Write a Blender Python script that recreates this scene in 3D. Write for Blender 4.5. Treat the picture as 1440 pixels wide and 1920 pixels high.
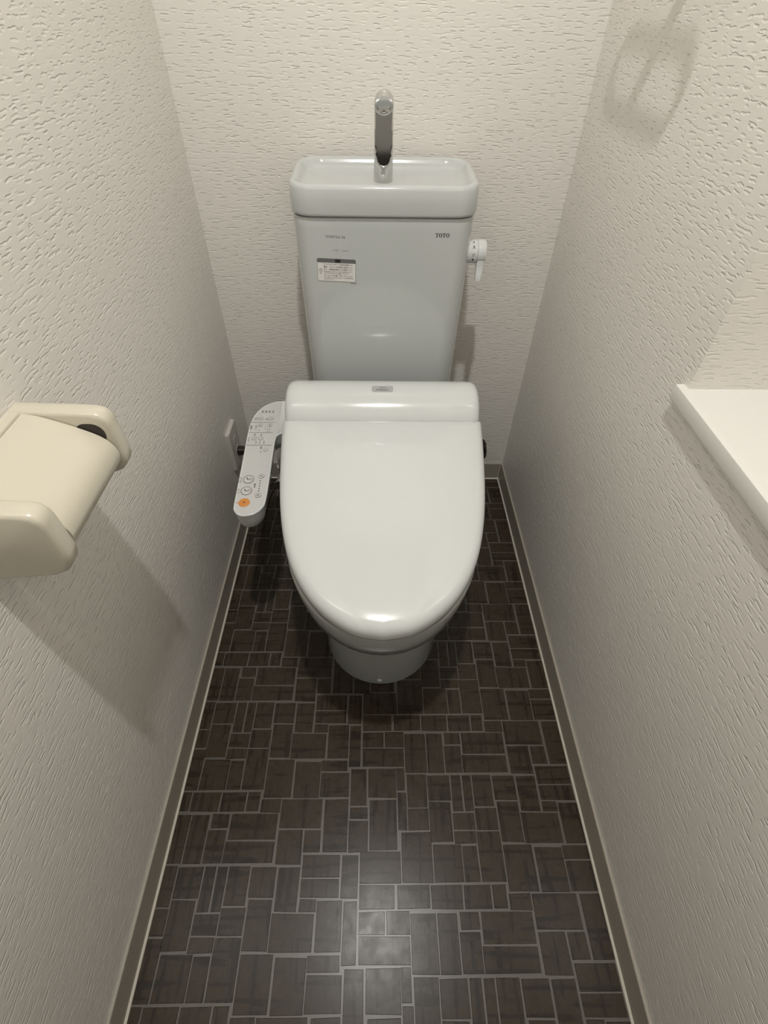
import bpy, bmesh, math, random
from mathutils import Vector, Matrix

random.seed(7)
scene = bpy.context.scene
for o in list(bpy.data.objects):
    bpy.data.objects.remove(o)
C = scene.collection

# ------------------------------------------------------------------ camera
CAM = Vector((-0.00715, -1.20066, 1.07628))
PITCH, YAW, ROLL, FPX = 0.800315, 0.020298, 0.017825, 934.51
fw = Vector((math.sin(YAW)*math.cos(PITCH), math.cos(YAW)*math.cos(PITCH), -math.sin(PITCH)))
r0 = Vector((math.cos(YAW), -math.sin(YAW), 0)); u0 = r0.cross(fw)
rr_ = r0*math.cos(ROLL) + u0*math.sin(ROLL); uu_ = u0*math.cos(ROLL) - r0*math.sin(ROLL)
cd = bpy.data.cameras.new('camera'); cam = bpy.data.objects.new('camera', cd); C.objects.link(cam)
M = Matrix((rr_, uu_, -fw)).transposed().to_4x4(); M.translation = CAM
cam.matrix_world = M
cd.sensor_fit = 'HORIZONTAL'; cd.sensor_width = 36.0; cd.lens = FPX/1440*36.0; cd.clip_start = 0.01
scene.camera = cam

# ------------------------------------------------------------------ world, exposure
w = bpy.data.worlds.new('world'); scene.world = w; w.use_nodes = True
w.node_tree.nodes['Background'].inputs[0].default_value = (1, .97, .92, 1)
w.node_tree.nodes['Background'].inputs[1].default_value = 0.0
scene.view_settings.view_transform = 'Standard'; scene.view_settings.look = 'None'
scene.view_settings.gamma = 1.0; scene.view_settings.use_curve_mapping = False
scene.view_settings.exposure = 0.0
LAMP = Vector((0.0, -0.98, 2.25)); LAMP_R = 0.026; LAMP_WATTS = 14.6; LAMP_COLOR = (1.0, .985, .95, 1)

# ------------------------------------------------------------------ materials
def mat(name, col, rough=.5, metal=0, spec=.5, coat=0, emis=None, estr=0):
    m = bpy.data.materials.new(name); m.use_nodes = True
    b = m.node_tree.nodes['Principled BSDF']
    b.inputs['Base Color'].default_value = (*col, 1); b.inputs['Roughness'].default_value = rough
    b.inputs['Metallic'].default_value = metal; b.inputs['Specular IOR Level'].default_value = spec
    b.inputs['Coat Weight'].default_value = coat; b.inputs['Coat Roughness'].default_value = .04
    if emis:
        b.inputs['Emission Color'].default_value = emis; b.inputs['Emission Strength'].default_value = estr
    return m

def nd(m, t, **k):
    n = m.node_tree.nodes.new(t)
    for a, v in k.items(): setattr(n, a, v)
    return n
def lk(m, a, b): m.node_tree.links.new(a, b)

def wallpaper_mat():
    m = mat('wallpaper', (.785, .757, .708), .34, spec=.5)
    b = m.node_tree.nodes['Principled BSDF']
    g = nd(m, 'ShaderNodeNewGeometry')
    sp = nd(m, 'ShaderNodeSeparateXYZ'); lk(m, g.outputs['Position'], sp.inputs[0])
    def mth(op, a_, b_=None, c_=None):
        n = nd(m, 'ShaderNodeMath', operation=op)
        for i, q in enumerate((a_, b_, c_)):
            if q is None: continue
            if isinstance(q, (int, float)): n.inputs[i].default_value = q
            else: lk(m, q, n.inputs[i])
        return n.outputs[0]
    u_ = mth('ADD', sp.outputs['X'], sp.outputs['Y'])
    wv_ = nd(m, 'ShaderNodeTexNoise'); wv_.inputs['Scale'].default_value = 70; wv_.inputs['Detail'].default_value = 1
    lk(m, g.outputs['Position'], wv_.inputs['Vector'])
    vz = mth('MULTIPLY_ADD', wv_.outputs['Fac'], .0045, sp.outputs['Z'])
    def dash(su, sv, la, lb, off):
        """separate short horizontal dashes, one per cell; la, lb = half length and half height in metres"""
        cb_ = nd(m, 'ShaderNodeCombineXYZ')
        uu = mth('MULTIPLY_ADD', u_, su, off); vv = mth('MULTIPLY_ADD', vz, sv, off*1.7)
        lk(m, uu, cb_.inputs[0]); lk(m, vv, cb_.inputs[1])
        vo = nd(m, 'ShaderNodeTexVoronoi'); vo.voronoi_dimensions = '2D'; vo.inputs['Scale'].default_value = 1
        lk(m, cb_.outputs[0], vo.inputs['Vector'])
        ps = nd(m, 'ShaderNodeSeparateXYZ'); lk(m, vo.outputs['Position'], ps.inputs[0])
        cs = nd(m, 'ShaderNodeSeparateColor'); lk(m, vo.outputs['Color'], cs.inputs[0])
        ln_ = mth('MULTIPLY_ADD', cs.outputs[0], 1.1*la*su, .45*la*su)
        dx = mth('DIVIDE', mth('SUBTRACT', uu, ps.outputs[0]), ln_)
        dy = mth('DIVIDE', mth('SUBTRACT', vv, ps.outputs[1]), lb*sv)
        dd = mth('ADD', mth('POWER', mth('ABSOLUTE', dx), 4.0), mth('POWER', mth('ABSOLUTE', dy), 2.0))
        r = nd(m, 'ShaderNodeMapRange'); r.interpolation_type = 'SMOOTHSTEP'
        r.inputs['From Min'].default_value = 1.0; r.inputs['From Max'].default_value = .15
        lk(m, dd, r.inputs['Value'])
        return mth('MULTIPLY', r.outputs['Result'], mth('MULTIPLY_ADD', mth('POWER', cs.outputs[1], 1.7), -.92, -.08))
    a = dash(52, 125, .0068, .0015, 0.0); c = dash(40, 92, .0078, .0014, 5.37)
    mx = nd(m, 'ShaderNodeMath', operation='MINIMUM'); lk(m, a, mx.inputs[0]); lk(m, c, mx.inputs[1])
    f = nd(m, 'ShaderNodeTexNoise'); f.inputs['Scale'].default_value = 420; f.inputs['Detail'].default_value = 2
    lk(m, g.outputs['Position'], f.inputs['Vector'])
    ma = nd(m, 'ShaderNodeMath', operation='MULTIPLY_ADD'); ma.inputs[1].default_value = .10
    lk(m, f.outputs['Fac'], ma.inputs[0]); lk(m, mx.outputs[0], ma.inputs[2])
    bp = nd(m, 'ShaderNodeBump'); bp.inputs['Strength'].default_value = 1.0; bp.inputs['Distance'].default_value = .00085
    lk(m, ma.outputs[0], bp.inputs['Height']); lk(m, bp.outputs['Normal'], b.inputs['Normal'])
    return m

def tile_mat():
    m = mat('dark_brown_tile', (.06, .05, .042), .42, spec=.21)
    b = m.node_tree.nodes['Principled BSDF']
    g = nd(m, 'ShaderNodeNewGeometry'); oi = nd(m, 'ShaderNodeObjectInfo')
    def noi(sc, det=2, dist=0):
        mp = nd(m, 'ShaderNodeMapping'); mp.inputs['Scale'].default_value = sc
        lk(m, g.outputs['Position'], mp.inputs['Vector'])
        n = nd(m, 'ShaderNodeTexNoise'); n.inputs['Scale'].default_value = 1; n.inputs['Detail'].default_value = det
        n.inputs['Distortion'].default_value = dist
        lk(m, mp.outputs['Vector'], n.inputs['Vector']); return n.outputs['Fac']
    def streak(sc, lo, hi):
        r = nd(m, 'ShaderNodeMapRange'); r.interpolation_type = 'SMOOTHSTEP'
        r.inputs['From Min'].default_value = lo; r.inputs['From Max'].default_value = hi
        lk(m, noi(sc, 0.5, .15), r.inputs['Value']); return r.outputs['Result']
    s1 = streak((115, 9, 1), .60, .65); s2 = streak((9, 100, 1), .60, .65)
    mx = nd(m, 'ShaderNodeMath', operation='MAXIMUM'); lk(m, s1, mx.inputs[0]); lk(m, s2, mx.inputs[1])
    fine = noi((160, 60, 1), 4)
    cr = nd(m, 'ShaderNodeValToRGB'); e = cr.color_ramp.elements
    e[0].position = .3; e[0].color = (.037, .0275, .0180, 1); e[1].position = .75; e[1].color = (.052, .0395, .0270, 1)
    lk(m, fine, cr.inputs['Fac'])
    mixn = nd(m, 'ShaderNodeMix', data_type='RGBA'); mixn.inputs['B'].default_value = (.018, .0130, .0088, 1)
    mu = nd(m, 'ShaderNodeMath', operation='MULTIPLY'); mu.inputs[1].default_value = .75
    lk(m, mx.outputs[0], mu.inputs[0]); lk(m, mu.outputs[0], mixn.inputs['Factor']); lk(m, cr.outputs['Color'], mixn.inputs['A'])
    lk(m, mixn.outputs['Result'], b.inputs['Base Color'])
    rr = nd(m, 'ShaderNodeMapRange'); rr.inputs['To Min'].default_value = .25; rr.inputs['To Max'].default_value = .31
    rr.inputs['From Min'].default_value = .3; rr.inputs['From Max'].default_value = .7
    lk(m, noi((45, 45, 1), 4), rr.inputs['Value']); lk(m, rr.outputs['Result'], b.inputs['Roughness'])
    bp = nd(m, 'ShaderNodeBump'); bp.inputs['Strength'].default_value = .10; bp.inputs['Distance'].default_value = .0005
    lk(m, noi((140, 90, 1), 3), bp.inputs['Height']); lk(m, bp.outputs['Normal'], b.inputs['Normal'])
    return m

def subtle(m, scale, amount, bump=0):
    """very fine colour grain so that no surface is a flat colour"""
    b = m.node_tree.nodes['Principled BSDF']; col = b.inputs['Base Color'].default_value[:]
    n = nd(m, 'ShaderNodeTexNoise'); n.inputs['Scale'].default_value = scale; n.inputs['Detail'].default_value = 3
    tc = nd(m, 'ShaderNodeNewGeometry'); lk(m, tc.outputs['Position'], n.inputs['Vector'])
    mx = nd(m, 'ShaderNodeMix', data_type='RGBA')
    mx.inputs['A'].default_value = [c*(1-amount) for c in col[:3]]+[1]
    mx.inputs['B'].default_value = [min(1, c*(1+amount)) for c in col[:3]]+[1]
    lk(m, n.outputs['Fac'], mx.inputs['Factor']); lk(m, mx.outputs['Result'], b.inputs['Base Color'])
    if bump:
        bp = nd(m, 'ShaderNodeBump'); bp.inputs['Strength'].default_value = bump; bp.inputs['Distance'].default_value = .0004
        lk(m, n.outputs['Fac'], bp.inputs['Height']); lk(m, bp.outputs['Normal'], b.inputs['Normal'])
    return m

WALLP = wallpaper_mat(); TILE = tile_mat()
GROUT = subtle(mat('grout', (.108, .098, .084), .30, spec=.4), 300, .15)
BASEB = subtle(mat('baseboard_vinyl', (.37, .34, .285), .4), 60, .04)
BEAD = subtle(mat('sealant', (.62, .58, .50), .4), 80, .03)
CEIL = subtle(mat('ceiling_paper', (.78, .76, .72), .8), 200, .03)
PORC = mat('porcelain', (.535, .555, .55), .12, spec=.55, coat=.6)
PLAS = subtle(mat('white_plastic', (.655, .672, .665), .15, coat=.3), 90, .008)
PANELTOP = subtle(mat('panel_film', (.56, .555, .545), .45), 90, .01)
IVORY = subtle(mat('ivory_plastic', (.60, .56, .455), .25, coat=.2), 90, .01)
CHROME = mat('chrome', (.66, .66, .65), .07, metal=1)
SHELFW = subtle(mat('shelf_laminate', (.70, .685, .645), .5), 120, .015)
DARK = mat('dark_rubber_and_shade', (.022, .016, .012), .5)  # cord rubber; also painted shade in the holder slots and the added door panel
BLACK = mat('black_ink', (.012, .012, .012), .6)
GREYINK = mat('grey_ink', (.13, .13, .13), .6)
PALEINK = mat('faint_ink', (.34, .34, .33), .6)
LABELG = mat('grey_label', (.42, .42, .42), .35)
STICK = mat('sticker_paper', (.72, .71, .68), .5)
ORANGE = subtle(mat('orange_button', (.62, .25, .055), .4), 200, .05)
GREYPL = subtle(mat('grey_plastic', (.55, .53, .49), .35), 90, .02)
DOORM = subtle(mat('door_wood', (.40, .385, .365), .4), 12, .12)
LAMPM = mat('lamp_glow', (1, 1, 1), .5, emis=LAMP_COLOR, estr=40)

# ------------------------------------------------------------------ helpers
ORG = {}
def org(o): return ORG.get(o.name, Vector((0, 0, 0))) if o else Vector((0, 0, 0))
def mk(name, verts, faces, m, parent=None, smooth=None):
    me = bpy.data.meshes.new(name); off = org(parent)
    me.from_pydata([tuple(Vector(v)-off) for v in verts], [], faces); me.update()
    bm = bmesh.new(); bm.from_mesh(me); bmesh.ops.recalc_face_normals(bm, faces=bm.faces); bm.to_mesh(me); bm.free()
    me.materials.append(m)
    if smooth is not None:
        for p in me.polygons: p.use_smooth = True
        me.set_sharp_from_angle(angle=math.radians(smooth))
    o = bpy.data.objects.new(name, me); C.objects.link(o)
    if parent: o.parent = parent; ORG[o.name] = off
    return o
def thing(name, loc, label, cat, group=None):
    o = bpy.data.objects.new(name, None); o.empty_display_size = .05; C.objects.link(o); o.location = loc
    ORG[o.name] = Vector(loc); o['label'] = label; o['category'] = cat
    if group: o['group'] = group
    return o
def tag(o, label, cat): o['label'] = label; o['category'] = cat; return o
def struct(o, label=None):
    o['kind'] = 'structure'
    if label: o['label'] = label
    return o
class G:
    """geometry collector"""
    def __init__(s): s.v = []; s.f = []
    def add(s, v, f):
        n = len(s.v); s.v += [Vector(p) for p in v]; s.f += [[i+n for i in q] for q in f]; return s
    def box(s, a, b):
        x0, y0, z0 = a; x1, y1, z1 = b
        return s.add([(x0,y0,z0),(x1,y0,z0),(x1,y1,z0),(x0,y1,z0),(x0,y0,z1),(x1,y0,z1),(x1,y1,z1),(x0,y1,z1)],
                     [(0,3,2,1),(4,5,6,7),(0,1,5,4),(1,2,6,5),(2,3,7,6),(3,0,4,7)])
    def loft(s, rings, cap0=True, cap1=True, closed=True):
        n = len(rings[0]); v = [p for r in rings for p in r]; f = []
        for i in range(len(rings)-1):
            for j in range(n if closed else n-1):
                k = (j+1) % n; f.append((i*n+j, i*n+k, (i+1)*n+k, (i+1)*n+j))
        if cap0: f.append(tuple(range(n)))
        if cap1: f.append(tuple((len(rings)-1)*n+j for j in range(n)))
        return s.add(v, f)
    def tube(s, pts, rad, n=14, caps=True):
        pts = [Vector(p) for p in pts]; rings = []
        up = None
        for i, p in enumerate(pts):
            t = (pts[min(i+1, len(pts)-1)]-pts[max(i-1, 0)]).normalized()
            if up is None:
                up = Vector((0,0,1)) if abs(t.z) < .9 else Vector((1,0,0))
            a = t.cross(up).normalized(); b = a.cross(t).normalized(); up = b
            r = rad[i] if isinstance(rad, (list, tuple)) else rad
            rings.append([p+a*math.cos(q*2*math.pi/n)*r+b*math.sin(q*2*math.pi/n)*r for q in range(n)])
        return s.loft(rings, caps, caps)
    def cyl(s, p0, p1, r0, r1=None, n=32):
        return s.tube([p0, p1], [r0, r0 if r1 is None else r1], n)
    def obj(s, name, m, parent=None, smooth=None): return mk(name, s.v, s.f, m, parent, smooth)

def bez(p, n=24):
    """smooth Catmull-Rom through points"""
    p = [Vector(q) for q in p]; out = []
    q = [2*p[0]-p[1]]+p+[2*p[-1]-p[-2]]
    for i in range(1, len(q)-2):
        for k in range(n):
            t = k/n; a, b, c, d = q[i-1], q[i], q[i+1], q[i+2]
            out.append(.5*((2*b)+(c-a)*t+(2*a-5*b+4*c-d)*t*t+(3*b-a-3*c+d)*t**3))
    return out+[p[-1]]

def rrect(cx, cy, hx, hy, r, n=8):
    """rounded rectangle, 2-D, counter-clockwise"""
    r = min(r, hx-1e-5, hy-1e-5); out = []
    for sx, sy, a0 in ((1,1,0),(-1,1,90),(-1,-1,180),(1,-1,270)):
        for k in range(n+1):
            a = math.radians(a0+90*k/n); out.append((cx+sx*(hx-r)+r*math.cos(a), cy+sy*(hy-r)+r*math.sin(a)))
    return out
def inset(poly, d):
    """move a closed CCW 2-D outline inward by d"""
    n = len(poly); out = []
    for i in range(n):
        a = Vector(poly[i-1]); b = Vector(poly[i]); c = Vector(poly[(i+1) % n])
        e1 = (b-a); e2 = (c-b)
        n1 = Vector((-e1.y, e1.x)); n2 = Vector((-e2.y, e2.x))
        if n1.length: n1.normalize()
        if n2.length: n2.normalize()
        nn = n1+n2
        if nn.length < 1e-6: out.append(tuple(b)); continue
        nn.normalize(); k = max(.5, nn.dot(n1)) ; out.append(tuple(b+nn*(d/k)))
    return out

_txt = {}
def text_geo(s):
    if s in _txt: return _txt[s]
    cu = bpy.data.curves.new('lettering', 'FONT'); cu.body = s; cu.size = 1; cu.resolution_u = 4
    o = bpy.data.objects.new('lettering', cu); C.objects.link(o)
    dg = bpy.context.evaluated_depsgraph_get(); me = bpy.data.meshes.new_from_object(o.evaluated_get(dg))
    v = [p.co.copy() for p in me.vertices]; f = [tuple(p.vertices) for p in me.polygons]
    bpy.data.objects.remove(o); bpy.data.curves.remove(cu); bpy.data.meshes.remove(me)
    if v:
        x0 = min(p.x for p in v); x1 = max(p.x for p in v); y0 = min(p.y for p in v); y1 = max(p.y for p in v)
        v = [((p.x-(x0+x1)/2)/(x1-x0), (p.y-(y0+y1)/2)/(y1-y0)) for p in v]
    _txt[s] = (v, f); return v, f
def put_text(g, s, c, U, V, wid, hei, lift):
    v, f = text_geo(s); c = Vector(c); U = Vector(U); V = Vector(V)
    g.add([c+lift+U*(a*wid)+V*(b*hei) for a, b in v], f)
def ring2d(g, c, U, V, ro, ri, lift, n=40, ry=1.0):
    c = Vector(c)+lift; U = Vector(U); V = Vector(V)
    a = [c+U*(ro*math.cos(2*math.pi*i/n))+V*(ro*ry*math.sin(2*math.pi*i/n)) for i in range(n)]
    if ri <= 0: return g.add(a, [tuple(range(n))])
    b = [c+U*(ri*math.cos(2*math.pi*i/n))+V*(ri*ry*math.sin(2*math.pi*i/n)) for i in range(n)]
    return g.add(a+b, [(i, (i+1) % n, n+(i+1) % n, n+i) for i in range(n)])
def quad2d(g, c, U, V, wx, wy, lift):
    c = Vector(c)+lift; U = Vector(U)*wx/2; V = Vector(V)*wy/2
    return g.add([c-U-V, c+U-V, c+U+V, c-U+V], [(0, 1, 2, 3)])

# ------------------------------------------------------------------ room shell
HW = .3875; YF = -1.75; ZC = 2.30; T = .004
def shell(name, boxes, m):
    g = G()
    for a, b in boxes: g.box(a, b)
    return struct(g.obj(name, m))
floor = shell('floor', [((-HW-.05, YF-.05, -.06), (HW+.05, .05, 0))], GROUT)
floor['label'] = 'dark brown small-tile patterned floor with pale grout'
shell('ceiling', [((-HW-.05, YF-.05, ZC), (HW+.05, .05, ZC+.05))], CEIL)
shell('wall_back', [((-HW-.05, 0, 0), (HW+.05, .05, ZC))], WALLP)
shell('wall_left', [((-HW-.05, YF, 0), (-HW, 0, ZC))], WALLP)
NY0, NY1, NZ0, NZ1, ND = -1.25, -.6505, .7135, 1.85, .15
shell('wall_right', [((HW, YF, 0), (HW+.2, 0, NZ0)), ((HW, YF, NZ1), (HW+.2, 0, ZC)),
                     ((HW, YF, NZ0), (HW+.2, NY0, NZ1)), ((HW, NY1, NZ0), (HW+.2, 0, NZ1)),
                     ((HW+ND, NY0, NZ0), (HW+.2, NY1, NZ1))], WALLP)
shell('wall_front', [((-HW-.05, YF-.05, 0), (-.33, YF, ZC)), ((.33, YF-.05, 0), (HW+.05, YF, ZC)), ((-.33, YF-.05, 1.98), (.33, YF, ZC))], WALLP)
d = shell('door_1', [((-.325, YF-.045, .004), (.325, YF-.01, 1.975))], DOORM)
G().box((-.30, YF-.0105, .03), (.30, YF-.004, .60)).obj('faucet_reflection_panel', DARK, d)  # unseen dark panel added so the faucet's lower facet reflects dark
g = G().cyl((.25, YF-.01, .95), (.25, YF+.035, .95), .011).tube(bez([(.25, YF+.035, .95), (.22, YF+.04, .95), (.14, YF+.04, .95)], 6), .009)
g.obj('door_handle', CHROME, d, 40)

def baseboard(name, along):
    # profile: (distance from wall, height); toe bead at the floor
    prof = [(0, 0), (.0040, 0), (.0040, .0605), (.0032, .0615), (0, .0615)]
    g = G(); g.loft([[along(s, d, z) for d, z in prof] for s in (0, 1)])
    o = struct(g.obj(name, BASEB, None, 25))
    bead = [(.0039, 0), (.0075, 0), (.0074, .0010), (.0064, .0020), (.0050, .0030), (.0039, .0038)]
    G().loft([[along(s, d, z) for d, z in bead] for s in (0, 1)]).obj('floor_bead', BEAD, o, 40)
    return o
baseboard('baseboard_left', lambda s, d, z: (-HW+d, YF+(0-YF)*s, z))
baseboard('baseboard_right', lambda s, d, z: (HW-d, YF+(0-YF)*s, z))
baseboard('baseboard_back', lambda s, d, z: ((-HW+.0073)+(2*HW-.0146)*s, -d, z))

# ------------------------------------------------------------------ floor tiles (one repeat of the pattern: centre x, y, width, depth in 0.1 mm)
CELL = [(-2050,-7613,462,458),(-2041,-8191,428,684),(-1607,-7715,403,640),(-1463,-8295,723,515),(-1231,-7941,312,189),(-858,-8214,442,687),(-1044,-7707,689,281),(-1043,-7385,678,347),(-529,-7540,318,652),(-504,-8297,260,840),(-138,-8181,453,320),(305,-8178,408,330),(75,-8527,861,370),(-907,-8682,538,231),(-881,-9031,582,461),(-1435,-8928,524,676),(-1981,-8906,545,709),(-2084,-9389,394,255),(-1485,-9520,795,504),(-822,-9714,466,878),(-415,-9074,337,671),(-397,-9521,358,211),(-397,-9894,389,523),(47,-8998,571,548),(416,-8938,185,431),(431,-9490,180,651),(65,-9705,540,834),(-1645,-7098,471,550),(-1238,-9963,321,362),(9,-7410,747,491),(-48,-7833,632,356),(1153,-9663,433,677),(733,-9627,414,378),(668,-7260,572,784),(1222,-7357,537,587),(1635,-7371,293,555),(2012,-7258,443,785),(1578,-9921,425,220),(1585,-9659,429,296),(2020,-9625,431,384),(1159,-7840,559,354),(585,-7833,583,349),(1688,-7837,492,350),(2074,-7837,258,352),(733,-8436,454,785),(1139,-8438,355,792),(1512,-8162,348,253),(1495,-8560,357,535),(2139,-8247,889,439),(2130,-8652,916,352),(1161,-9090,460,464),(1503,-9181,221,663),(1712,-9177,195,653),(2011,-9141,392,579),(725,-9138,406,603)]
PX, PY, GAP, TH = .4496, .2957, .0012, .0009
def tile_geo(hx, hy, cx=0, cy=0, jit=(0,)*8):
    e = .0005; v = []
    for k, (sx, sy) in enumerate(((-1,-1),(1,-1),(1,1),(-1,1))):
        v.append((cx+sx*hx+jit[2*k], cy+sy*hy+jit[2*k+1], 0))
    for k, (sx, sy) in enumerate(((-1,-1),(1,-1),(1,1),(-1,1))):
        v.append((cx+sx*(hx-e)+jit[2*k], cy+sy*(hy-e)+jit[2*k+1], TH))
    return v, [(4,5,6,7),(0,1,5,4),(1,2,6,5),(2,3,7,6),(3,0,4,7)]
allt = []; XL, XR, YB0, YB1 = -HW+.0076, HW-.0076, YF+.003, -.0076
for k, (cx, cy, wx, wy) in enumerate(CELL):
    cx, cy, wx, wy = cx/1e4, cy/1e4, wx/1e4-2*GAP, wy/1e4-2*GAP
    for n in range(-2, 3):
        for mm in range(-6, 7):
            x, y = cx+n*PX, cy+n*PY/2+mm*PY
            x0, x1, y0, y1 = max(x-wx/2, XL), min(x+wx/2, XR), max(y-wy/2, YB0), min(y+wy/2, YB1)
            if x1-x0 < .004 or y1-y0 < .004: continue
            clip = (x1-x0 < wx-1e-6) or (y1-y0 < wy-1e-6)
            hidden = (abs(x) < .13 and y > -.69) or y < -1.27
            dist = math.hypot(x-CAM.x, y-CAM.y)
            allt.append((hidden, dist, k, x0, x1, y0, y1, clip))
allt.sort()
cache = {}
rest = G()
for i, (hid, dist, k, x0, x1, y0, y1, clip) in enumerate(allt):
    hx, hy, cx, cy = (x1-x0)/2, (y1-y0)/2, (x0+x1)/2, (y0+y1)/2
    if i >= 300 or hid:
        rest.add(*tile_geo(hx, hy, cx, cy)); continue
    key = (k, round(hx, 5), round(hy, 5))
    if key not in cache:
        rk = random.Random(k); jit = [rk.uniform(-.0007, .0007) for _ in range(8)] if not clip else [0]*8
        v, f = tile_geo(hx, hy, jit=jit)
        me = bpy.data.meshes.new('floor_tile'); me.from_pydata(v, [], f); me.update(); me.materials.append(TILE); cache[key] = me
    o = bpy.data.objects.new('floor_tile', cache[key]); C.objects.link(o); o.parent = floor; o.location = (cx, cy, 0)
o = rest.obj('floor_tiles', TILE, floor); o['kind'] = 'stuff'

# ------------------------------------------------------------------ niche shelf in the right wall
g = G().box((HW-.0005, NY0, NZ0+.0002), (HW+ND, NY1, .7355))
sh = g.obj('niche_shelf', SHELFW)
tag(sh, 'white ledge board at the bottom of the recess in the right wall', 'shelf')
lip = [(HW-.0105, z) for z in (.7135, .736)]
pr = [(HW, .7136), (HW-.0085, .7136), (HW-.0100, .7146), (HW-.0105, .7165), (HW-.0105, .7335), (HW-.0100, .7350), (HW-.0085, .7358), (HW, .7358)]
G().loft([[(x, y, z) for x, z in pr] for y in (NY0-.011, NY1+.011)]).obj('front_lip', SHELFW, sh, 30)

# ------------------------------------------------------------------ ceiling light
t = thing('ceiling_light', LAMP+Vector((0, 0, .05)), 'round white recessed ceiling light above the toilet room', 'ceiling light')
n = 48
def circ(r, z): return [(LAMP.x+r*math.cos(2*math.pi*i/n), LAMP.y+r*math.sin(2*math.pi*i/n), z) for i in range(n)]
G().loft([circ(LAMP_R+.004, ZC), circ(LAMP_R+.022, ZC), circ(LAMP_R+.020, ZC-.012), circ(LAMP_R+.008, ZC-.030), circ(LAMP_R+.003, ZC-.036), circ(LAMP_R+.002, ZC-.005)], False, False).obj('trim_ring', PLAS, t, 40)
G().loft([circ(LAMP_R, ZC-.012), circ(LAMP_R, LAMP.z+.006), circ(LAMP_R*.9, LAMP.z+.001), circ(LAMP_R*.5, LAMP.z-.004)], True, True).obj('diffuser', LAMPM, t, 50)
ld = bpy.data.lights.new('lamp_light', 'AREA'); ld.shape = 'DISK'; ld.size = 2*LAMP_R; ld.energy = LAMP_WATTS; ld.color = LAMP_COLOR[:3]
lo = bpy.data.objects.new('lamp_light', ld); C.objects.link(lo); lo.parent = t; lo.location = (0, 0, LAMP.z-.0055-(LAMP.z+.05))

# ------------------------------------------------------------------ toilet
TX = .003
toi = thing('toilet', (TX, -.45, 0), 'white toilet with wash-basin tank, closed lid and bidet control panel', 'toilet')

def dshape(wd, yf, a, yb, n=28, rb=.05):
    """plan outline: half ellipse at the front (towards -y), straight sides, rounded back"""
    yc = yf+a; out = []
    for k in range(n+1):
        q = math.pi+math.pi*k/n
        out.append((TX+wd*math.cos(q), yc+a*math.sin(q)))
    for k in range(7):
        q = math.radians(90*k/6); out.append((TX+wd-rb+rb*math.cos(q), yb-rb+rb*math.sin(q)))
    for k in range(7):
        q = math.radians(90+90*k/6); out.append((TX-wd+rb+rb*math.cos(q), yb-rb+rb*math.sin(q)))
    return out
RINGS = [(0, .128, -.696, .13, -.19), (.012, .129, -.697, .13, -.19), (.10, .127, -.694, .13, -.19), (.20, .126, -.690, .13, -.18), (.245, .129, -.698, .135, -.16),
         (.270, .143, -.727, .165, -.13), (.288, .158, -.766, .20, -.10), (.298, .1655, -.784, .222, -.08), (.310, .170, -.792, .23, -.07),
         (.345, .176, -.801, .24, -.05), (.376, .1785, -.805, .24, -.045), (.384, .177, -.803, .24, -.045), (.387, .173, -.799, .24, -.05)]
bowl = G().loft([[(x, y, z) for x, y in dshape(wd, yf, a, yb)] for z, wd, yf, a, yb in RINGS]).obj('bowl', PORC, toi, 60)
capc = Vector((TX-.003, -.6935, .018))
g = G(); g.loft([[capc+Vector((r*math.cos(q*math.pi/8), -h, r*math.sin(q*math.pi/8))) for q in range(16)] for r, h in ((.006, -.006), (.006, .004), (.0045, .006), (.002, .0068))])
g.obj('bolt_cap', PLAS, bowl, 60)

# tank body
def tank_ring(z, hw, y0, y1, r): return [(x, y, z) for x, y in rrect(TX+.0005, (y0+y1)/2, hw, (y1-y0)/2, r, 10)]
tank = G().loft([tank_ring(z, hw, y0, -.018, r) for z, hw, y0, r in
    ((.389, .140, -.165, .05), (.393, .150, -.178, .05), (.41, .1575, -.190, .045), (.45, .1605, -.1945, .042), (.55, .1625, -.1955, .040), (.68, .1650, -.1960, .038),
     (.78, .1672, -.1965, .038), (.7965, .1678, -.197, .038), (.8000, .1670, -.1962, .037), (.8010, .1640, -.193, .034))]).obj('tank', PORC, toi, 60)
YT = -.1962   # tank front
# tank lid with basin
LC = TX+.001
def lidz(y): return .0105*max(0, min(1, (y+.203)/.185))
def lid_ring(ins, z, r, tilt=1): 
    y0, y1 = -.203+ins, -.018-ins*.75
    return [(x, y, z+tilt*lidz(y)) for x, y in rrect(LC, (y0+y1)/2, .1705-ins, (y1-y0)/2, max(.004, r), 12)]
rings = [lid_ring(.010, .8035, .036, 0), lid_ring(.0035, .8030, .040, 0), lid_ring(.0008, .8045, .042, 0), lid_ring(0, .8085, .042, 0), lid_ring(.0, .828, .042, .5),
         lid_ring(.0006, .8440, .042), lid_ring(.0022, .8480, .041), lid_ring(.0050, .8503, .039), lid_ring(.009, .8510, .036), lid_ring(.0125, .8500, .035),
         lid_ring(.0150, .8480, .035), lid_ring(.0175, .8448, .035), lid_ring(.0205, .8412, .034), lid_ring(.025, .8385, .033), lid_ring(.033, .8365, .031), lid_ring(.045, .8350, .028), lid_ring(.058, .8342, .024), lid_ring(.070, .8338, .018)]
tlid = G().loft(rings).obj('tank_lid', PORC, toi, 70)

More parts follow.
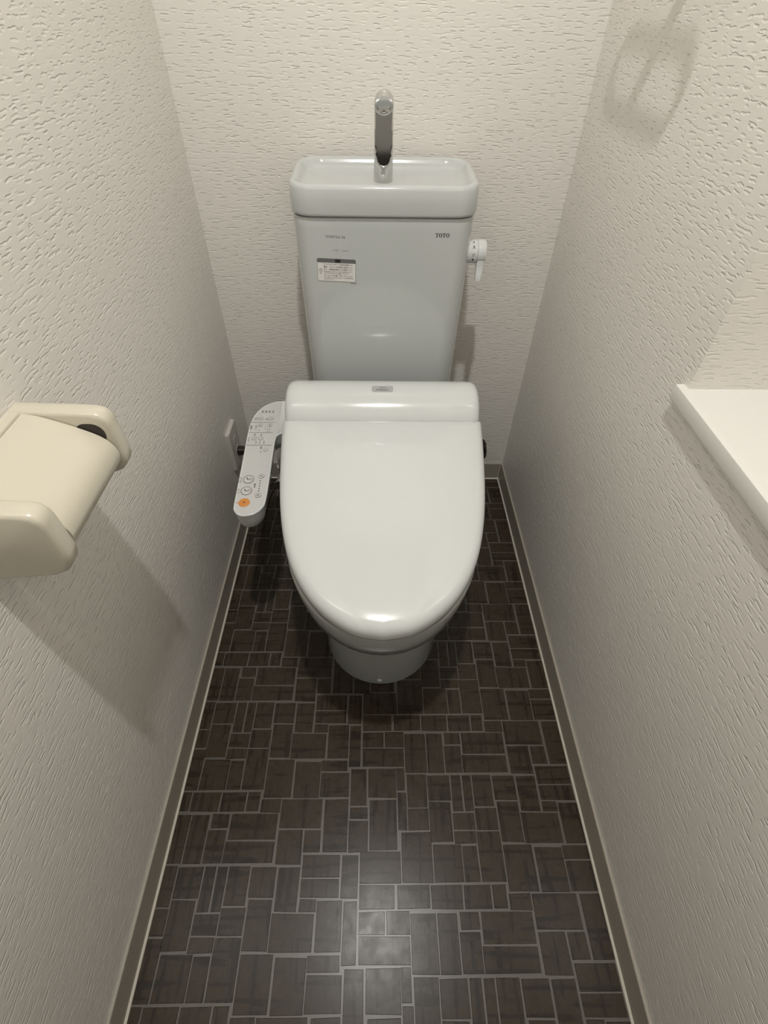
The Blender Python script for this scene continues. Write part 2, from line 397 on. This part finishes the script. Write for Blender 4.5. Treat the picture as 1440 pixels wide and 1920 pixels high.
# chrome faucet standing in the basin
FX, FY = .0025, -.108
fg = G(); rings = []; nn = 40
for i in range(26):
    t_ = i/25; z = .834+t_*(.953-.834); r = .0180-.0016*min(1, t_*1.2)
    le_ = .0*max(0, min(z-.858, .026)); sh_ = (0 if z < .858 else .0125*(1-math.exp(-(z-.858)/.022)))+le_
    ring = []
    for k in range(nn):
        a = 2*math.pi*k/nn; x, y = r*math.cos(a), r*math.sin(a)
        ring.append((FX+x, FY+max(y-sh_, -.0176-le_), z))
    rings.append(ring)
fg.loft(rings)
fau = fg.obj('faucet', CHROME, tlid, 35)
cy, cz, br = FY-.0125-.0110, .9455, .0110
rings = []
for i in range(15):
    th = math.radians(-8+128*i/14); p = Vector((FX, cy+br*math.cos(th), cz+br*math.sin(th)))
    nrm = Vector((0, math.cos(th), math.sin(th))); rad = .0164
    if i == 14: rad = .0158
    rings.append([p+Vector((1,0,0))*rad*math.cos(2*math.pi*k/nn)+nrm*rad*math.sin(2*math.pi*k/nn) for k in range(nn)])
th = math.radians(120); tang = Vector((0, -math.sin(th), math.cos(th)))
rings.append([v+tang*.006 for v in rings[-1]])
last = rings[-1]; cen = sum(last, Vector())/nn
rings.append([cen+(v-cen)*.80 for v in last]); rings.append([cen+(v-cen)*.80-tang*.004 for v in last])
hd = G().loft(rings, True, True).obj('spout_head', CHROME, tlid, 35)

# lettering on the tank
UX, UZ = Vector((1,0,0)), Vector((0,0,1)); LF = Vector((0,-.0004,0))
# brand letters (slab serif T, O)
g = G()
def letter_T(x, z, wd, h):
    P = [(0,1),(1,1),(1,.72),(.93,.72),(.86,.88),(.62,.88),(.62,.12),(.76,.12),(.76,0),(.24,0),(.24,.12),(.38,.12),(.38,.88),(.14,.88),(.07,.72),(0,.72)]
    v = [(x+a*wd, YT-.0004, z+b*h) for a, b in P]
    g.add(v, [(0,1,2,3,4,5,12,13,14,15), (5,6,11,12), (7,8,9,10,11,6)])
def letter_O(x, z, wd, h):
    n_ = 28; a = [(x+wd/2+wd/2*math.cos(2*math.pi*i/n_), YT-.0004, z+h/2+h/2*math.sin(2*math.pi*i/n_)) for i in range(n_)]
    b = [(x+wd/2+wd*.23*math.cos(2*math.pi*i/n_), YT-.0004, z+h/2+h*.40*math.sin(2*math.pi*i/n_)) for i in range(n_)]
    g.add(a+b, [(i, (i+1) % n_, n_+(i+1) % n_, n_+i) for i in range(n_)])
bx, bz, lw, lh = .0985, .7700, .0064, .0070
for i, ch in enumerate('TOTO'):
    (letter_T if ch == 'T' else letter_O)(bx+i*.00665, bz, lw, lh)
g.obj('brand_lettering', BLACK, tank)
g = G(); put_text(g, 'SH04TEA V8', (-.0855, YT, .7690), UX-UZ*.055, UZ, .0355, .0046, LF); g.obj('model_lettering', GREYINK, tank)
g = G(); put_text(g, 'HKB81', (-.0855, YT, .7462), UX-UZ*.05, UZ, .011, .0026, LF); put_text(g, '90009', (-.0685, YT, .7453), UX-UZ*.05, UZ, .012, .0026, LF)
g.obj('faint_lettering', PALEINK, tank)
# caution sticker
SU = (UX-UZ*.035).normalized(); SV = (UZ+UX*.035).normalized(); SC = Vector((-.0865, YT, .7100)); SW, SHT = .0735, .0420
def onst(u, v): return SC+SU*u+SV*v
def rr3(w_, h_, r_, lift): return [onst(a, b)+Vector((0,-lift,0)) for a, b in rrect(0, 0, w_/2, h_/2, r_, 4)]
g = G(); g.loft([rr3(SW, SHT, .003, -.0001), rr3(SW, SHT, .003, .0003)]); st = g.obj('caution_sticker', STICK, tank)
ln = Vector((0,-.0005,0)); ln2 = Vector((0,-.0007,0))
a = rr3(SW, SHT, .003, .0005); b = rr3(SW-.0010, SHT-.0010, .0026, .0005)
G().add(a+b, [(i, (i+1) % len(a), len(a)+(i+1) % len(a), len(a)+i) for i in range(len(a))]).obj('sticker_border', GREYINK, st)
g = G(); hb = [(x, y) for x, y in rrect(0, 0, SW/2, SHT/2, .003, 4) if y >= SHT/2-.0031]
hb = [(SW/2, SHT/2-.0075)]+[p for p in hb]+[(-SW/2, SHT/2-.0075)]
g.add([onst(x, y)+ln for x, y in hb], [tuple(range(len(hb)))]); g.obj('sticker_header', GREYINK, st)
g = G(); quad2d(g, onst(.0025, SHT/2-.0039), SU, SV, .0105, .0056, ln2); g.obj('caution_mark', BLACK, st)
g = G()
lines = [('タンクふたやタンク内部の清掃には、', .0105, .0560, .0030), ('酸性・アルカリ性洗剤は使用しない', .0058, .0560, .0032), ('また、研磨剤洗剤などを使用しない', .0013, .0560, .0032),
         ('故障や破損のおそれがあります。お取扱いは説明書をご覧ください', -.0028, .0560, .0022), ('ひびやわれ水もれの原因になります', -.0058, .0480, .0022),
         ('タンクふたを強く押し付けしない', -.0100, .0560, .0032), ('われて落ちてけがのおそれがあります取扱説明書', -.0141, .0560, .0024), ('をお守りください', -.0172, .0200, .0018)]
for s, v_, w_, h_ in lines: put_text(g, s, onst(-.0245+w_/2, v_), SU, SV, w_, h_, ln)
put_text(g, '禁止', onst(-.0303, -.0065), SU, SV, .0045, .0023, ln); put_text(g, '8D14499', onst(.0335, -.0232), SU, SV, .0115, .0018, ln)
g.obj('sticker_lettering', BLACK, st)
g = G(); ring2d(g, onst(-.0303, -.0008), SU, SV, .0032, .0026, ln, 24); quad2d(g, onst(-.0303, -.0008), (SU+SV).normalized(), (SV-SU).normalized(), .0005, .0055, ln); g.obj('prohibition_icon', GREYINK, st)

# flush handle on the right side
HY, HZ = -.150, .7315
hn = G()
def hring(x, r, n_=36): return [(x, HY+r*math.cos(2*math.pi*i/n_), HZ+r*math.sin(2*math.pi*i/n_)) for i in range(n_)]
hn.loft([hring(.164, .0205), hring(.1865, .0215), hring(.1868, .0205)])
hd = hn.obj('flush_handle', PLAS, toi, 40)
lv = G(); lv.loft([hring(.1870, .0208), hring(.1874, .0216), hring(.2015, .0216), hring(.2035, .020), hring(.2040, .010)])
def lev(z, y0, y1, x0, x1): return [(x, y, z) for x, y in rrect((x0+x1)/2, (y0+y1)/2, (x1-x0)/2, (y1-y0)/2, .003, 4)]
lv.loft([lev(HZ-.004, HY-.019, HY-.003, .1874, .2032), lev(HZ-.022, HY-.018, HY-.006, .1874, .2026), lev(HZ-.035, HY-.0195, HY-.0095, .1874, .2015), lev(HZ-.047, HY-.024, HY-.015, .1876, .1998), lev(HZ-.049, HY-.0235, HY-.0165, .188, .199)])
lv.obj('lever', PLAS, hd, 40)
g = G()
def onknob(x, ang): 
    a = math.radians(ang); return Vector((x, HY-.0217*math.cos(a), HZ+.0217*math.sin(a))), Vector((0, math.sin(a), math.cos(a)))
for s, ang, h_ in (('大', 38, .0064), ('小', 2, .0064)):
    c, V = onknob(.1785, ang); put_text(g, s, c, UX, V, .0062, h_, Vector((0, -.0003, .0003 if ang > 20 else 0)))
c, V = onknob(.1783, -24); g.add([c+Vector((-.002,-.0006,.002)), c+Vector((.002,-.0006,.002)), c+Vector((0,-.0004,-.0028))], [(0,1,2)])
c, V = onknob(.1780, 62); g.add([c+Vector((-.002,-.0004,.0004)), c+Vector((.002,-.0004,.0004)), c+Vector((0,.0016,.0016))], [(0,1,2)])
g.obj('handle_lettering', BLACK, hd)

# bidet unit: rounded bar behind the lid
prof = []
yc, zc, R = -.320, .460, .0725
prof += [(-.386, .389), (-.391, .420)]
for k in range(29):
    a = math.radians(188-188*k/28); prof.append((yc+R*math.cos(a), zc+R*math.sin(a)))
prof += [(-.2485, .44), (-.252, .40), (-.262, .389)]
rings = []
for x, s in ((-.1955, .60), (-.1950, .78), (-.1925, .90), (-.187, .965), (-.180, .992), (-.170, 1), (0, 1), (.170, 1), (.180, .992), (.187, .965), (.1925, .90), (.1950, .78), (.1955, .60)):
    rings.append([(TX+x, yc+(y-yc)*s, max(.389, zc+(z-zc)*s) if s > .7 else zc+(z-zc)*s) for y, z in prof])
uni = G().loft(rings).obj('bidet_unit', PLAS, toi, 60)
# badge on the top of the unit
ang = math.radians(97); bc = Vector((TX, yc+R*math.cos(ang), zc+R*math.sin(ang))); bn = Vector((0, math.cos(ang), math.sin(ang))); bv = Vector((0, math.sin(ang), -math.cos(ang)))
def onb(u, v, l):
    q = ang-v/R; return Vector((TX+u, yc+(R+l)*math.cos(q), zc+(R+l)*math.sin(q)))
g = G(); BW, BH = .0430, .0185
rows = []
for j in range(9):
    v_ = -BH/2+BH*j/8; e_ = .0025 if j in (0, 8) else (.0007 if j in (1, 7) else 0)
    rows.append([onb(-BW/2+e_, v_, .0004), onb(BW/2-e_, v_, .0004)])
g.add([p for r in rows for p in r], [(2*i, 2*i+1, 2*i+3, 2*i+2) for i in range(8)]); bd = g.obj('name_badge', LABELG, uni)
g = G()
for s, v_, w_, h_ in (('TOTO', .0030, .0125, .0034), ('WASHLET', -.0034, .0262, .0044)):
    vv, ff = text_geo(s); g.add([onb(a_*w_, v_+b_*h_, .0006) for a_, b_ in vv], ff)
g.obj('badge_lettering', BLACK, bd)

# seat lid and seat
TAB = [(-.390, .1900), (-.3915, .1935), (-.396, .1955), (-.471, .1908), (-.570, .1812), (-.647, .1674), (-.7065, .1480), (-.755, .1195), (-.790, .0850), (-.814, .0440), (-.8224, 0)]
half = bez([(h_, y_, 0) for y_, h_ in TAB], 6)
right = [(p.x, p.y) for p in half]                      # back-right corner -> front tip
outline = [(TX+x, y) for x, y in reversed(right)] + [(TX-x, y) for x, y in right[:-1]]   # front tip -> right side -> back ... -> left side
outline = [(TX-x, y) for x, y in right] + [(TX+x, y) for x, y in reversed(right[:-1])]   # CCW: back-left -> front -> back-right
nb = 14
outline += [(TX+.19-.38*k/nb, -.390) for k in range(1, nb)]
def ze(y): return .495+(y+.39)*(.495-.425)/.44
def shrink(poly, d):
    yc_ = -.606; return [(TX+(x-TX)*(1-d/.196), yc_+(y-yc_)*(1-d/.216)) for x, y in poly]
def off_ring(d, dz, poly=None): return [(x, y, ze(y)+dz) for x, y in shrink(poly or outline, d)]
def sc_ring(s, dz): 
    base = shrink(outline, .016); cx_, cy_ = TX, -.575
    return [(cx_+(x-cx_)*s, cy_+(y-cy_)*s, ze(cy_+(y-cy_)*s)+dz) for x, y in base]
rings = [off_ring(.012, -.0215), off_ring(.0035, -.021), off_ring(.0008, -.0185), off_ring(0, -.013), off_ring(0, -.004), off_ring(.0012, .001), off_ring(.0038, .0052), off_ring(.0080, .0085), off_ring(.0120, .0102),
         sc_ring(1.0, .0114), sc_ring(.93, .0130), sc_ring(.8, .0150), sc_ring(.6, .0164), sc_ring(.4, .0168)]
G().loft(rings).obj('lid', PLAS, toi, 50)
so = shrink(outline, .0075)
def seat_ring(d, f): return [(x, y, .3885*(1-f)+(ze(y)-.0225)*f) for x, y in shrink(so, d)]
G().loft([seat_ring(.006, 0), seat_ring(.001, .12), seat_ring(0, .35), seat_ring(.0, .8), seat_ring(.004, 1)]).obj('seat', PLAS, toi, 50)

# control panel arm on the left
def zp(y): return .42+.03*(y+.57)/.33
PO = [(-.180, -.2465), (-.2122, -.2471), (-.2354, -.251), (-.2568, -.2659), (-.2705, -.289), (-.2770, -.317), (-.2785, -.3541), (-.2756, -.4291), (-.2737, -.4935), (-.2719, -.5500), (-.2695, -.5605), (-.2635, -.5690), (-.2545, -.5735), (-.2440, -.5735),
      (-.2330, -.5700), (-.2235, -.5625), (-.2170, -.5520), (-.2143, -.5380), (-.2146, -.4863), (-.2172, -.4136), (-.2178, -.3720), (-.2150, -.3600), (-.2080, -.3535), (-.180, -.3510)]
po = [(p.x, p.y) for p in bez([(x, y, 0) for x, y in PO[1:-1]], 4)]
po = [PO[0]]+po+[PO[-1]]
def pring(d, dz, k=1.0): return [(x, y, zp(y)+dz) for x, y in inset(po, d)]
pan = G().loft([pring(.016, -.044), pring(.010, -.043), pring(.006, -.036), pring(.0022, -.020), pring(.0006, -.004), pring(0, -.0022), pring(.0004, -.0008), pring(.0016, 0), pring(.0030, -.0001), pring(.0034, -.0005)]).obj('control_panel', PLAS, toi, 50)
film = [(x, y, zp(y)-.0003) for x, y in inset(po, .0036) if x < -.2145 or y < -.36]
G().add(film, [tuple(range(len(film)))]).obj('panel_film', PANELTOP, pan)
PN = Vector((0, -.0909, 1)).normalized(); PU = Vector((0, 1, .0909)).normalized(); PV = Vector((-1, 0, 0)); PL = PN*.0005
def pp(x, y): return Vector((x/1e4, y/1e4, zp(y/1e4)-.0003))
g = G()
for s, p in zip(('電源', '節電', '温風', '洗浄'), ((-2564,-2857), (-2491,-2856), (-2418,-2855), (-2339,-2855))): put_text(g, s, pp(*p), PU, PV, .0074, .0038, PL)
for s, p, w_, h_ in (('脱臭', (-2445,-3103), .0042, .0042), ('温度調節', (-2734,-3369), .0125, .0038), ('おしり洗浄', (-2636,-3369), .0125, .0034), ('ムーブ', (-2440,-3367), .0125, .0026),
                     ('便座', (-2623,-3593), .0056, .0036), ('温水', (-2488,-3592), .0056, .0036), ('タイマー', (-2726,-3720), .0130, .0038), ('節電', (-2436,-3978), .0066, .0040),
                     ('水勢', (-2403,-5007), .0110, .0044)): put_text(g, s, pp(*p), PU, PV, w_, h_, PL)
g.obj('panel_lettering', BLACK, pan)['kind'] = 'stuff'
g = G()
for s, p, w_, h_ in (('おしり', (-2702,-4864), .0135, .0050), ('ビデ', (-2690,-5146), .0125, .0055)): put_text(g, s, pp(*p), PU, PV, w_, h_, PL)
for p in ((-2385,-3415), (-2335,-3415), (-2379,-3488), (-2330,-3487), (-2553,-3449), (-2569,-3790), (-2489,-3790), (-2405,-3790)): ring2d(g, pp(*p), PU, PV, .0011, 0, PL, 12)
for s, p in zip(('高', '中', '低'), ((-2565,-3840), (-2486,-3840), (-2401,-3840))): put_text(g, s, pp(*p), PU, PV, .0034, .0034, PL)
for k in range(3):
    (x0, y0), (x1, y1) = (((-2766,-3206), (-2259,-3201)), ((-2758,-3527), (-2255,-3523)), ((-2749,-3905), (-2242,-3901)))[k]
    quad2d(g, pp((x0+x1)/2, (y0+y1)/2), PU, PV, .0009, abs(x1-x0)/1e4, PL)
quad2d(g, pp(-2669, -3088), PU, PV, .0062, .0007, PL+PV*.003); quad2d(g, pp(-2669, -3088), PU, PV, .0062, .0007, PL-PV*.003); quad2d(g, pp(-2669, -3116), PU, PV, .0007, .006, PL); quad2d(g, pp(-2669, -3060), PU, PV, .0007, .006, PL)
ring2d(g, pp(-2429, -4098), PU, PV, .0022, .0017, PL, 20)
g.obj('panel_markings', GREYINK, pan)['kind'] = 'stuff'
def button(name, p, r, inner, m=PANELTOP, ringm=GREYINK):
    c = pp(*p); b_ = G(); n_ = 32
    b_.loft([[c+PN*l+PU*(q*math.cos(2*math.pi*i/n_))+PV*(q*math.sin(2*math.pi*i/n_)) for i in range(n_)] for q, l in ((r, -.0004), (r, .0007), (r*.94, .0011), (r*.5, .0012))])
    bo = b_.obj(name, m, pan, 40)
    gg = G(); ring2d(gg, c, PU, PV, r*1.03, r*.93, PN*.0013)
    if ringm: gg.obj('button_ring', ringm, bo)
    gg = G(); inner(gg, c)
    if gg.v: gg.obj('button_mark', BLACK, bo)
def txt(s, k): return lambda gg, c: put_text(gg, s, c, PU, PV, k, k, PN*.0014)
for p, s in (((-2563,-3087), '切'), ((-2358,-3085), '入'), ((-2553,-3303), '弱'), ((-2351,-3301), '強'), ((-2622,-3703), '切'), ((-2483,-3702), '入'), ((-2338,-4038), '切')): button('push_button', p, .0050, txt(s, .0034))
def spray(gg, c):
    for a_, b_, wx, wy, an in ((.0018, .0030, .0058, .0014, .25), (-.0004, .0004, .0045, .0014, 1.35)):
        U = PU*math.cos(an)+PV*math.sin(an); V = PV*math.cos(an)-PU*math.sin(an); quad2d(gg, c+PU*a_+PV*b_, U, V, wx, wy, PN*.0014)
    ring2d(gg, c-PV*.0045, PU, PV, .0032, .0027, PN*.0014, 20); quad2d(gg, c-PV*.0045, PU, PV, .004, .0006, PN*.0014)
button('push_button', (-2544,-4852), .0102, spray); button('push_button', (-2539,-5145), .0102, spray)
button('push_button', (-2316,-4769), .0057, txt('強', .0046)); button('push_button', (-2303,-5253), .0057, txt('弱', .0046))
button('stop_button', (-2532,-5431), .0104, lambda gg, c: quad2d(gg, c, PU, PV, .0026, .0026, PN*.0014), ORANGE, None)
g = G(); put_text(g, '止', pp(-2671, -5432), PU, PV, .0048, .0048, PL); g.obj('stop_lettering', ORANGE, pan)
for p in ((-2319,-4881), (-2313,-4950), (-2313,-5017), (-2312,-5078), (-2310,-5141)):
    g = G(); ring2d(g, pp(*p), PU, PV, .0012, 0, PL, 14); g.obj('level_light', BLACK, pan)
g = G(); ring2d(g, Vector((-.2365, -.5700, .3865)), UX, UZ, .0011, 0, Vector((0,-.0005,0)), 12)

# ------------------------------------------------------------------ paper holder on the left wall
ph = thing('toilet_paper_holder', (-HW, -.83, .73), 'ivory plastic toilet paper holder with curved cover on the left wall', 'paper holder')
AP = [(0, .7755), (.060, .7740), (.0840, .7728), (.0915, .7705), (.0960, .7650), (.0975, .7580), (.0990, .7200), (.0985, .7110), (.0950, .7030), (.0890, .6965), (.0800, .6925), (.0700, .6905), (0, .683)]
def arm(y0, y1):
    q = [(p.x, p.y) for p in (Vector((a, b)) for a, b in AP)]
    rings = []
    for y, d_ in ((y0, .004), (y0+.0012, .0015), (y0+.004, 0), (y1-.004, 0), (y1-.0012, .0015), (y1, .004)):
        cx_, cz_ = .05, .732
        rings.append([(-HW+max(0, a-(d_ if a > .002 else 0)*(1 if a > .05 else 0)), y, b+(-d_ if b > cz_ else d_)) for a, b in q])
    return G().loft(rings)
arm(-.768, -.746).obj('arm', IVORY, ph, 50)
arm(-.914, -.892).obj('arm', IVORY, ph, 50)
g = G(); g.loft([[(-HW+a, y, b) for a, b in ((0, .7750), (.0105, .7745), (.0120, .7725), (.0120, .690), (.0105, .687), (0, .6865))] for y in (-.893, -.767)]); g.obj('back_plate', IVORY, ph, 40)
# curved cover: flap hinged at the back plate, with thickness
cv = [(.0150, .7725), (.0300, .7690), (.0450, .7635), (.0600, .7570), (.0740, .7500), (.0840, .7435), (.0905, .7360), (.0935, .7270), (.0925, .7180), (.0885, .7105), (.0830, .7065), (.0770, .7055)]
cvs = [(p.x, p.y) for p in bez([(a, b, 0) for a, b in cv], 4)]
def nrm2(i):
    a = Vector(cvs[max(i-1, 0)]); b = Vector(cvs[min(i+1, len(cvs)-1)]); t_ = (b-a).normalized(); return Vector((t_.y, -t_.x))
inn = [tuple(Vector(p)+nrm2(i)*-.0028) for i, p in enumerate(cvs)]
loop = cvs+inn[::-1]
G().loft([[(-HW+a, y, b) for a, b in loop] for y in (-.8905, -.7695)]).obj('cover', IVORY, ph, 35)
def slot(y, s): 
    g = G(); out = rrect(0, 0, .0150, .0125, .0120, 8); c = (-HW+.0755, .7490)
    g.loft([[(c[0]+a, y, c[1]+b) for a, b in out], [(c[0]+a, y+s*.0006, c[1]+b) for a, b in out]]); return g
slot(-.7681, -1).obj('spindle_slot_shade', DARK, ph)  # flat dark plates on the arms paint the shade inside the slot openings
slot(-.8919, 1).obj('spindle_slot_shade', DARK, ph)

# ------------------------------------------------------------------ towel ring above, on the right wall
tr = thing('towel_ring', (HW, -.352, 1.214), 'chrome towel ring on a short post high on the right wall', 'towel ring')
g = G().cyl((HW, -.352, 1.214), (HW-.006, -.352, 1.214), .020).cyl((HW-.006, -.352, 1.214), (HW-.074, -.352, 1.214), .0115)
g.obj('post', CHROME, tr, 40)
ro = rrect(-.328, 1.166, .118, .041, .036, 10); ri = rrect(-.328, 1.166, .1125, .0365, .031, 10)
G().loft([[(HW-.0495, a, b) for a, b in ro], [(HW-.0575, a, b) for a, b in ro], [(HW-.0575, a, b) for a, b in ri], [(HW-.0495, a, b) for a, b in ri], [(HW-.0495, a, b) for a, b in ro]], False, False).obj('ring', CHROME, tr, 40)

# ------------------------------------------------------------------ wall outlet, plug and cord on the left
ol = thing('wall_outlet', (-HW, -.157, .25), 'white electrical outlet plate low on the left wall behind the toilet', 'outlet')
G().loft([[(-HW+d_, y, z) for y, z in rrect(-.158, .252, .037-e_, .060-e_, .006, 6)] for d_, e_ in ((0, 0), (.007, 0), (.0095, .002), (.010, .006))]).obj('cover_plate', GREYPL, ol, 40)
for z in (.270, .235):
    G().loft([[(-HW+d_, y, zz) for y, zz in rrect(-.158, z, .012-e_, .012-e_, .004, 5)] for d_, e_ in ((.0095, 0), (.0108, .0004))]).obj('socket', GREYPL, ol, 40)
pc = thing('power_cord', (-HW+.011, -.158, .235), 'dark plug and cord in the outlet beside the toilet', 'power cord')
G().loft([[(-HW+d_, y, z) for y, z in rrect(-.158-s_, .235, .011-e_, .010-e_, .004, 5)] for d_, e_, s_ in ((.0112, 0, 0), (.030, .001, 0), (.036, .003, 0), (.040, .006, 0))]).obj('plug', DARK, pc, 40)
G().tube(bez([(-HW+.036, -.158, .235), (-HW+.056, -.166, .228), (-HW+.062, -.185, .205), (-HW+.055, -.205, .170), (-HW+.045, -.21, .120), (-HW+.040, -.19, .060), (-HW+.045, -.15, .012), (-HW+.050, -.10, .0048), (-HW+.06, -.045, .0048)], 8), .0035, 10).obj('cord', DARK, pc, 60)

# water stop valve and hose on the left of the toilet
wv = thing('water_valve', (-.272, -.150, 0), 'chrome water stop valve standing on the floor left of the toilet', 'valve')
G().loft([[(-.272+r*math.cos(q*math.pi/12), -.150+r*math.sin(q*math.pi/12), z) for q in range(24)] for r, z in ((.024, .0011), (.023, .004), (.012, .009), (.0075, .0095), (.0075, .13))]).obj('riser_pipe', CHROME, wv, 40)
G().cyl((-.272, -.150, .128), (-.272, -.150, .175), .0125).cyl((-.272, -.150, .150), (-.272, -.190, .150), .010).cyl((-.272, -.190, .150), (-.272, -.200, .150), .013, .012).obj('valve_body', CHROME, wv, 40)
G().tube(bez([(-.272, -.150, .173), (-.272, -.150, .21), (-.262, -.150, .27), (-.230, -.150, .315), (-.190, -.150, .350), (-.160, -.150, .395), (-.140, -.140, .402)], 8), .0065, 12).obj('supply_hose', GREYPL, wv, 60)

# dark bundled cord on the right, behind the toilet
cb = thing('bundled_cord', (.275, -.055, .001), 'dark brown bundled cord hanging behind the toilet on the right', 'cord')
pts = []
for k in range(101):
    a = 2*math.pi*k/20; pts.append((.268+.040*math.cos(a)*(1-.02*(k//20)), -.050-.0065*(k/20)+.003*math.sin(a*.5), .165+.036*math.sin(a)*(1-.02*(k//20))))
G().tube(pts, .0046, 8).obj('coil', DARK, cb, 60)
pts = []
for k in range(61):
    a = 2*math.pi*k/20; pts.append((.282+.027*math.cos(a), -.048-.006*(k/20), .112+.020*math.sin(a)))
G().tube(pts, .0042, 8).obj('coil', DARK, cb, 60)
G().tube(bez([(.282, -.050, .094), (.275, -.05, .05), (.262, -.05, .012), (.250, -.055, .0052), (.225, -.07, .0052)], 8), .0038, 8).obj('lead', DARK, cb, 60)
